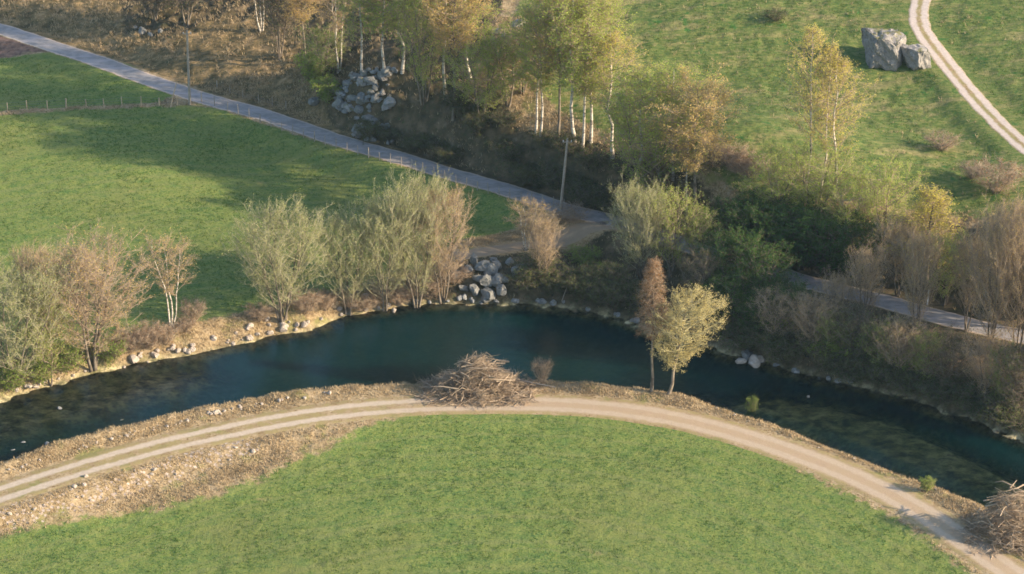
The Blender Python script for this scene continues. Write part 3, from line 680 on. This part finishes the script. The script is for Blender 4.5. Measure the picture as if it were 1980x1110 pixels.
shrubs('shrubg', [(130,715,50,60),(75,740,45,55),(215,700,45,55),(20,752,45,60)], 'low green bush at the foot of the left bank trees', 'green bushes under the left trees')
shrubs('shrubb', [(590,605,40,60),(630,600,35,50),(700,600,30,60),(770,588,35,60),(500,620,30,50),(830,572,40,60),(880,548,30,50)], 'brown bush at the foot of the willows', 'bushes at the foot of the willows')
shrubs('shrubg', [(632,196,40,50),(605,160,50,55)], 'green bush beside the rock pile', 'green bushes beside the rock pile')
T('shrubg', 1453, 808, 768, 20, 'small upright green bush on the edge of the near bank', None, 'bush')
T('shrubg', 1791, 950, 925, 24, 'tiny green bush on the dry near bank on the right', None, 'bush')
T('shrubb', 1047, 742, 694, 34, 'bare bush at the water edge right of the brush heap', None, 'bush')
T('shrubb', 1925, 372, 318, 90, 'pale leafless bush on the meadow near the track', None, 'bush')
T('shrubb', 1880, 345, 318, 50, 'small leafless bush left of the pale one by the track', None, 'bush')
T('shrubb', 1820, 290, 262, 60, 'low scrubby bush on the meadow left of the track', None, 'bush')
T('shrubd', 1500, 40, 22, 40, 'low dark bush at the top of the meadow', None, 'bush')
T('shrubb', 1100, 425, 403, 70, 'reddish dry bush beside the telephone pole foot', None, 'bush')
for L in kinds.values():
    for p in L:
        for ch in list(p.children): bpy.data.objects.remove(ch)
        bpy.data.objects.remove(p)

# ------------------------------------------------------------------ stones
def rock_mesh(seed, cuts=12, sub=3, squash=.75, mat='rock', lo=.55):
    import bmesh
    r = np.random.default_rng(seed); bm = bmesh.new(); bmesh.ops.create_icosphere(bm, subdivisions=sub, radius=1)
    V = np.array([v.co[:] for v in bm.verts])
    for _ in range(cuts):
        n = nrm(r.normal(size=3)); d = r.uniform(lo, .86); e = V@n-d; V = np.where(e[:, None] > 0, V-n*e[:, None]*.96, V)
    V *= np.array([1, r.uniform(.7, .95), squash]); V *= (1+.05*(r.normal(size=len(V))[:, None]))
    for v, c in zip(bm.verts, V): v.co = c
    me = bpy.data.meshes.new("stone"); bm.to_mesh(me); bm.free(); me.materials.append(M[mat]); return me
RM = {k: [rock_mesh(900+i+hash_, mat=k) for i in range(5)] for k, hash_ in (('rock', 0), ('pale', 50), ('blue', 100), ('boulder', 150))}
def stone(k, px, py, wpx, label, group=None, cat='stone', hr=1.0, sink=.25, water=False, name='stone', me=None):
    if water: x, y = at(np.array([px]), np.array([py]), np.array([ZW]))[0]; z = ZW
    else: x, y, z = ground_at(px, py); z = float(gheight(np.array([[x, y]]))[0])
    r = wpx/ppm(y)/2; o = bpy.data.objects.new(name, me or random.choice(RM[k])); C.objects.link(o)
    o.scale = (r, r*random.uniform(.8, 1.1), r*hr*random.uniform(.8, 1.15)); o.location = (x, y, z+r*.6*hr*(1-2*sink))
    o.rotation_euler = (random.uniform(-.3, .3), random.uniform(-.3, .3), random.uniform(0, 6.28)); return tag(o, label, cat, group)
random.seed(5)
# pile above the road
for i in range(112):
    a = random.uniform(0, 1); b = random.uniform(-1, 1)
    px = 655+a*105; py = 205+b*44*(.35+.65*math.sin(a*3.1))
    stone(random.choice(['blue', 'blue', 'boulder', 'rock']), px+random.gauss(0, 7), py+random.gauss(0, 7)+a*6, 10+24*random.random()**1.9, 'grey angular stone in the big pile above the road', 'stones of the pile above the road', sink=random.uniform(.05, .4), hr=random.uniform(.6, 1.1))
stone('blue', 609, 200, 28, 'single round grey boulder left of the big stone pile', cat='boulder')
stone('boulder', 750, 244, 32, 'pinkish boulder at the lower right foot of the stone pile', cat='boulder')
stone('boulder', 690, 240, 26, 'reddish flat boulder at the lower left foot of the stone pile', cat='boulder')
# riprap tumbling to the water
rip = [(918,512,20,1.6),(935,522,34,.9),(950,530,30,1.1),(960,522,24,1.2),(925,545,26,.8),(940,552,34,1.0),(962,552,28,1.3),(918,568,22,1.4),(946,568,30,1.0),(968,572,22,1.5),(942,583,24,1.0),(905,525,24,.7),(880,535,26,.6),(865,520,18,.7),(897,560,20,.7),(1003,532,36,.8),(985,510,22,.7),(975,545,20,.8),(890,505,18,.8),(955,508,18,1.0)]
for px, py, w, hr in rip: stone('blue', px, py, w*1.22, 'large grey-green riprap block tumbling to the water', 'riprap blocks at the bend', 'boulder', hr, .05)
for i in range(24):
    px = random.uniform(760, 1240); py = np.interp(px, fp[:, 0], fp[:, 1])-random.uniform(0, 9)
    stone('rock', px, py, random.uniform(8, 18), 'grey stone at the shaded far waterline', 'stones along the shaded waterline', sink=.15)
for i in range(52):
    px = random.uniform(230, 770); py = np.interp(px, fp[:, 0], fp[:, 1])-abs(random.gauss(0, 14))
    stone('pale', px, py, random.uniform(6, 18), 'sunlit tan stone on the left river bank', 'stones on the sunlit left bank', sink=.2)
for i in range(10):
    px = random.uniform(-5, 230); py = np.interp(px, fp[:, 0], fp[:, 1])-random.uniform(0, 10)
    stone('pale', px, py, random.uniform(6, 13), 'pale stone under the leftmost trees at the water', 'stones under the leftmost trees', sink=.2)
stone('pale', 52, 748, 26, 'bright white stone at the waterline on the far left', hr=.6)
stone('pale', 258, 698, 24, 'big tan boulder at the foot of the pink brambles', cat='boulder')
stone('pale', 762, 602, 14, 'small bright stone standing in the water below the willows', water=True)
for i in range(60):
    px = random.uniform(0, 640) if i < 50 else random.uniform(1380, 1900)
    py = np.interp(px, npx[:, 0], npx[:, 1])+random.uniform(-1, 7)
    if i < 50: stone('pale', px, py, random.uniform(4, 11), 'small pale stone along the left part of the near bank edge', 'pale stones edging the near bank', sink=.2)
    else: stone('pale', px, py, random.uniform(4, 8), 'small pale stone in the dry grass of the right near bank', 'pale stones on the right near bank', sink=.3)
stone('pale', 459, 780, 20, 'biggest pale boulder on the near bank edge, sticking up against the water', cat='boulder', hr=1.2, sink=0)
stone('pale', 418, 800, 18, 'tilted pale stone left of the biggest near bank boulder')
stone('pale', 1716, 903, 15, 'whitish stone on the near bank edge left of the tiny green bush')
for i in range(26):
    t = random.random(); px = 10+t*500; py = np.interp(px, [0, 150, 260, 400, 520], [1003, 965, 932, 888, 852])+random.gauss(0, 12)
    stone('pale', px, py, random.uniform(4, 12), 'stone half buried in the dry embankment below the track', 'stones in the dry embankment', sink=.35)
# boulders in the water
for px, py, w, l in [(1432,702,26,'white wet boulder, left of the water group by the dark bank'),(1458,706,36,'wide pale boulder, front of the water group by the dark bank'),(1447,694,36,'tallest grey boulder, back of the water group by the dark bank'),(1470,698,24,'small pale boulder, right of the water group by the dark bank')]:
    stone('pale' if py > 695 else 'blue', px, py, w, l, 'boulders standing in the water', 'boulder', .8, .1, True)
stone('pale', 1563, 768, 8, 'tiny white stone breaking the dark water surface', water=True)
for px, py, w in [(25,870,10),(45,855,12),(90,858,16),(115,790,12),(235,812,9),(35,885,12)]: stone('rock', px, py, w, 'low wet stone in the shallow left water', 'wet stones in the shallows', hr=.35, sink=.3, water=True)
for i in range(10): stone('rock', random.uniform(1500, 1700), random.uniform(-6, 4)+np.interp(random.uniform(1500, 1700), fp[:, 0], fp[:, 1])-6, random.uniform(10, 20), 'dim grey stone at the foot of the dark right bank', 'stones under the dark right bank', sink=.1)
for px, py, w in [(275,64,22),(292,70,16),(310,62,14),(262,56,12)]: stone('blue', px, py, w, 'pale grey rock in the dark scrub at top left', 'rocks in the top left scrub', sink=.1)
for px, py, w in [(965,65,40),(990,85,52),(1015,72,44),(1000,50,38),(975,95,34),(1030,95,30)]: stone('boulder', px, py, w, 'weathered rock of the pale outcrop behind the birches', 'rocks of the pale outcrop', 'rock', .5, .2)
# the big erratic boulder on the meadow
def big_boulder():
    import bmesh
    x, y, z = ground_at(1722, 128); s = ppm(y)
    def block(seed, w, d, h, mat, planes, sub=5, namp=.035):
        bm = bmesh.new(); bmesh.ops.create_icosphere(bm, subdivisions=sub, radius=1.75)
        V = np.array([v.co[:] for v in bm.verts])
        for n, dd in planes:
            n = nrm(np.array(n, float)); e = V@n-dd; V = np.where(e[:, None] > 0, V-n*e[:, None], V)
        r = np.random.default_rng(seed)
        for _ in range(10):
            n = nrm(r.normal(size=3)); e = V@n-r.uniform(.95, 1.15); V = np.where(e[:, None] > 0, V-n*e[:, None]*.95, V)
        nn = (fbm(V[:, 0]*3+V[:, 2]*2+9, V[:, 1]*3-V[:, 2]*2+4, seed, 4)-.5)[:, None]
        V = V*(1+nn*.34)+r.normal(size=V.shape)*namp*.3
        V *= np.array([w/2, d/2, h/2]); V[:, 2] += h/2*.9
        for v, c in zip(bm.verts, V): v.co = c
        me = bpy.data.meshes.new("boulder"); bm.to_mesh(me); bm.free(); me.materials.append(M[mat]); o = bpy.data.objects.new("boulder", me); C.objects.link(o); return o
    P = [((-1, -.25, .12), .85), ((-.25, -1, .12), .85), ((1, -.5, .05), .72), ((.2, 1, .2), .9), ((0, 0, 1), .80), ((.3, -.2, 1), .82), ((0, 0, -1), .9), ((-.8, -.8, .2), .98), ((1, .6, .3), .95)]
    b = block(3, 84/s, 82/s, 66/(s*.9), 'boulder', P); b.location = (x-.3, y+1.5, z-.4)
    tag(b, 'huge flat-topped grey boulder on the meadow beside the rutted track', 'boulder')
    x2, y2, z2 = ground_at(1775, 134)
    b2 = block(8, 50/s, 56/s, 44/(s*.9), 'boulder', P, 4); b2.location = (x2+.1, y2+1.2, z2-.3); b2.rotation_euler = (0, 0, .6)
    tag(b2, 'lower mossy boulder leaning on the right side of the huge one', 'boulder')
big_boulder()

# ------------------------------------------------------------------ poles and fences
def pole(px, py, top, lean, label, strut=False):
    x, y, z = ground_at(px, py); z = float(gheight(np.array([[x, y]]))[0]); h = (py-top)/(ppm(y)*math.cos(PITCH)); r = empty("telephone_pole", (x, y, z)); tag(r, label, 'pole')
    m = MB(); k = np.linspace(0, 1, 6); tubes(m, np.c_[k*lean, k*0, k*h-.2*(k == 0)][None], (.17-.05*k)[None], 10)
    m.add([(lean+.1*math.cos(a), .1*math.sin(a), h+.0) for a in np.arange(10)*math.pi/5]+[(lean, 0, h+.12)], [(i, (i+1) % 10, 10) for i in range(10)])
    m.build("post", [M['wood']], r, True)
    c = MB(); tubes(c, np.array([[(lean*.97-.55, -.12, h-.35), (lean*.97+.55, -.12, h-.35)]]), np.full((1, 2), .06), 4); c.build("crossarm", [M['wood']], r)
    for q in (-.45, .45):
        i = MB(); tubes(i, np.array([[(lean*.97+q, -.12, h-.31), (lean*.97+q, -.12, h-.2), (lean*.97+q, -.12, h-.08)]]), np.array([[.03, .07, .03]]), 8); i.build("insulator", [M['glassy']], r, True)
    return r
pole(367, 202, 66, .15, 'grey wooden telephone pole beside the road on the left')
pole(1084, 405, 272, .7, 'leaning pale telephone pole beside the road in the middle')
# leaning prop post by the field corner
x, y, z = ground_at(329, 208); m = MB(); tubes(m, np.array([[(0, 0, -.2), (.45, .3, 1.6), (.9, .6, 3.1)]]), np.array([[.07, .065, .05]]), 7)
o = m.build("leaning_post", [M['cut']], None, True); o.location = (x, y, z); tag(o, 'thin leaning pale post at the corner of the left fields', 'post')
x, y, z = ground_at(1793, 590); m = MB(); tubes(m, np.array([[(0, 0, -.1), (.02, 0, 1.0), (.05, 0, 1.75)]]), np.array([[.08, .08, .07]]), 8)
tubes(m, np.array([[(.05, 0, 1.75), (.05, 0, 1.8)]]), np.array([[.09, .02]]), 8)
o = m.build("marker_post", [M['white']], None, True); o.location = (x, y, z); tag(o, 'short white marker post at the road edge among the right trees', 'post')
def fence(name, pts, hpx, mat, label, rad=.07, wires=3):
    W_ = []; 
    for px, py in pts:
        x, y, _ = ground_at(px, py); z = float(gheight(np.array([[x, y]]))[0]); W_.append((x, y, z))
    W_ = np.array(W_); r = empty(name, W_[0]); tag(r, label, 'fence'); L_ = W_-W_[0]; h = hpx/(ppm(W_[0, 1])*math.cos(PITCH))
    tops = []
    for i, p in enumerate(L_):
        hh = h*random.uniform(.85, 1.12); rr = rad*(1.5 if i % 5 == 0 else 1); dx, dy = random.uniform(-.06, .06), random.uniform(-.05, .05)
        m = MB(); tubes(m, np.array([[p-[0, 0, .2], p+[dx*.5, dy*.5, hh*.5], p+[dx, dy, hh]]]), np.array([[rr, rr, rr*.85]]), 6)
        t = p+[dx, dy, hh]; m.add([t+np.array([rr*.85*math.cos(a), rr*.85*math.sin(a), -.01]) for a in np.arange(6)*math.pi/3]+[t+np.array([0, 0, .03])], [(k, (k+1) % 6, 6) for k in range(6)])
        m.build("post", [M[mat]], r, True); tops.append(t)
    for w in range(wires):
        f = .3+.3*w; A = L_*(1-f)+np.array(tops)*f; m = MB(); tubes(m, np.stack([A[:-1], A[1:]], 1), np.full((len(A)-1, 2), .012), 3); m.build("wire", [M['wire']], r)
fence("field_fence", [(x, np.interp(x, [-60, 0, 150, 310, 345], [222, 214, 208, 204, 204])) for x in (-55, -22, 15, 52, 92, 128, 167, 201, 236, 273, 308, 343)], 17, 'cut', 'pale wooden post fence along the dry strip between the left fields')
fp2 = [(390,197),(415,205)]+[(x, np.interp(x, [440, 540, 660, 800, 960, 1105], [213, 252, 290, 330, 379, 408])) for x in range(440, 1110, 21)]
fence("roadside_fence", fp2, 18, 'wood', 'long grey post and wire fence between the left field and the road', .045)
xs = [1020,1040,1062,1104]
fence("slope_fence", [(420,190-20),(445,181),(470,190),(500,198),(527,205),(553,212)], 16, 'wood', 'faint post fence on the upper side of the road by the dry slope', .045, 2)

# ------------------------------------------------------------------ heaps of cut branches
def heap(px, py, wpx, hpx, name, label, n, seed, fan=0.0, mats=('twig', 'twigp'), dpt=.55, long_=1.0):
    global rng
    rng = np.random.default_rng(seed); x, y, z = ground_at(px, py); s = ppm(y); w = wpx/s; h = hpx/(s*math.cos(PITCH)); r = empty(name, (x, y, z)); tag(r, label, 'brush heap')
    b, t = MB(), MB()
    u = np.clip(rng.normal(size=(n, 2)), -1.9, 1.9)*[w*.23, w*.23*dpt]; hz = h*np.exp(-((u[:, 0]/(w*.27))**2+(u[:, 1]/(w*.27*dpt))**2))*rng.uniform(.05, .95, n)
    mid_ = np.c_[u, hz]; az = rng.choice([0, np.pi], n)+rng.normal(size=n)*.75+fan; el = rng.normal(size=n)*.2+.05
    d = np.c_[np.cos(az)*np.cos(el), np.sin(az)*np.cos(el), np.sin(el)]; L = rng.uniform(1.0, 3.2, n)*long_*(.55+.45*rng.random(n))
    A = mid_-d*L[:, None]*.5; B = mid_+d*L[:, None]*.5; mdl = mid_+rng.normal(size=(n, 3))*.22+[0, 0, .2]
    A[:, 2] = np.maximum(A[:, 2], -.1); rr = rng.uniform(.018, .055, n); tubes(b, np.stack([A, mdl, B], 1), np.stack([rr, rr*.8, rr*.3], 1), 4)
    k = n*14; ii = rng.integers(0, n, k); q = rng.uniform(.15, 1, k)[:, None]; P = A[ii]*(1-q)+B[ii]*q; dd = nrm(d[ii]*.9+rng.normal(size=(k, 3))*.55)
    E = P+dd*rng.uniform(.4, 1.3, k)[:, None]; E[:, 2] = np.maximum(E[:, 2], .02); cones(t, P, E, .012)
    q_ = 16; uc = rng.uniform(-.32, .32, (q_, 2))*[w, w*dpt]; aa = rng.uniform(0, 6.28, q_); LL2 = rng.uniform(1.8, 3.0, q_)
    cen = np.c_[uc, h*np.exp(-((uc[:, 0]/(w*.3))**2))*.75]; dv = np.c_[np.cos(aa), np.sin(aa)*.6, rng.uniform(-.08, .25, q_)]*LL2[:, None]*.5
    Pk = np.stack([cen-dv, cen+rng.normal(size=(q_, 3))*.15, cen+dv], 1); Pk[:, :, 2] = np.maximum(Pk[:, :, 2], .05); tubes(b, Pk, np.tile([[.085, .065, .025]], (q_, 1)), 5)
    b.build("branches", [M[mats[0]]], r, True); t.build("twigs", [M[mats[1]]], r)
heap(926, 757, 235, 76, "brush_heap", 'broad heap of cut brown branches on the near bank beside the track', 700, 5, .35, ('twig', 'twig'))
heap(1955, 1035, 190, 105, "brush_heap", 'tall tangled heap of reddish branches at the lower right corner', 520, 9, -.5, ('twig', 'twig'), .8)
x, y, z = ground_at(1030, 745)
m = MB(); tubes(m, np.array([[(-2.2, .6, .5), (0, 0, .25), (2.3, -.6, .12)]]), np.array([[.09, .08, .04]]), 7)
o = m.build("log", [M['wood']], None, True); o.location = (x, y, z); tag(o, 'pale bare log sticking out right of the broad branch heap', 'log')
x, y, z = ground_at(1085, 583); m = MB(); tubes(m, np.array([[(0, 0, -.2), (.4, .2, 1.0), (.8, .3, 2.2)]]), np.array([[.07, .06, .03]]), 6)
o = m.build("dead_stem", [M['wood']], None, True); o.location = (x, y, z); tag(o, 'short pale leaning dead stem on the shaded bank at the waterline', 'dead trunk')

# ------------------------------------------------------------------ grass
def tufts(name, P, hgt, nbl, mat, label):
    """P (N,3) bases"""
    global rng
    rng = np.random.default_rng(len(P)); N = len(P); m = MB()
    ii = np.repeat(np.arange(N), nbl); hh = np.broadcast_to(hgt, (N,))[ii]*rng.uniform(.6, 1.3, len(ii)); b = P[ii]+np.c_[rng.normal(size=(len(ii), 2))*.10, np.full(len(ii), -.03)]
    d = nrm(np.c_[rng.normal(size=(len(ii), 2))*.55, np.ones(len(ii))]); tip = b+d*hh[:, None]; a = rng.uniform(0, 6.28, len(ii)); sd_ = np.c_[np.cos(a), np.sin(a), a*0]*.035
    V = np.stack([b-sd_, b+sd_, tip], 1); m.add(V, np.arange(len(ii)*3).reshape(-1, 3)); o = m.build(name, [M[mat]]); tag(o, label, 'grass', kind='stuff')
def scatter(n, wfun, seed):
    r = np.random.default_rng(seed); i = r.choice(len(gxy), n, p=wfun/wfun.sum()); q = gxy[i]+r.uniform(-.15, .15, (n, 2)); return np.c_[q, gheight(q)]
inview = (np.abs(gxy[:, 0]) < 82) & (gxy[:, 1] > 208) & (gxy[:, 1] < 392)
patch = sstep(.35, .65, fbm(gxy[:, 0]*.25, gxy[:, 1]*.25, 77))
offtr = (amp > .05)
dryw = inview*offtr*(gsd > .25)*np.clip(1-1.6*w_green-w_mead-w_wood-.5*w_slope, 0, 1)*(gxy[:, 1] < 330)*(.4+patch)*(1-.6*stony)
tufts("dry_grass", scatter(42000, dryw, 1), .27, 4, 'drygr', 'straw-coloured dry grass along the river banks and the track')
dw2 = inview*offtr*(gsd > .25)*np.clip(w_slope+w_wood*.25+w_mead*.05-w_green*2, 0, 1)*(.2+patch)
tufts("dry_grass", scatter(16000, dw2, 2), .45, 4, 'drygr', 'sparse dry grass on the slope above the road')
gw = inview*offtr*(gsd > .6)*(w_green+w_mead*.7)*(.35+patch)
tufts("grass", scatter(60000, gw, 3), .20, 4, 'grblade', 'short green grass of the fields and meadow')
# ------------------------------------------------------------------ thin air haze
hz = bpy.data.materials.new("haze"); hz.use_nodes = True; ht = hz.node_tree
ht.nodes.remove(ht.nodes["Principled BSDF"]); pv = ht.nodes.new("ShaderNodeVolumePrincipled")
pv.inputs['Color'].default_value = (.55, .82, 1, 1); pv.inputs['Density'].default_value = .00005; pv.inputs['Anisotropy'].default_value = .0
ht.links.new(pv.outputs[0], ht.nodes["Material Output"].inputs['Volume'])
hv = np.array([(x, y, z) for z in (-12, 165) for x, y in ((-3000, -2700), (3000, -2700), (3000, 3300), (-3000, 3300))], float)
hb = mk("haze", hv, [np.array([(0, 3, 2, 1), (4, 5, 6, 7), (0, 1, 5, 4), (1, 2, 6, 5), (2, 3, 7, 6), (3, 0, 4, 7)])], [hz]); tag(hb, kind='stuff')
S.cycles.volume_bounces = 0
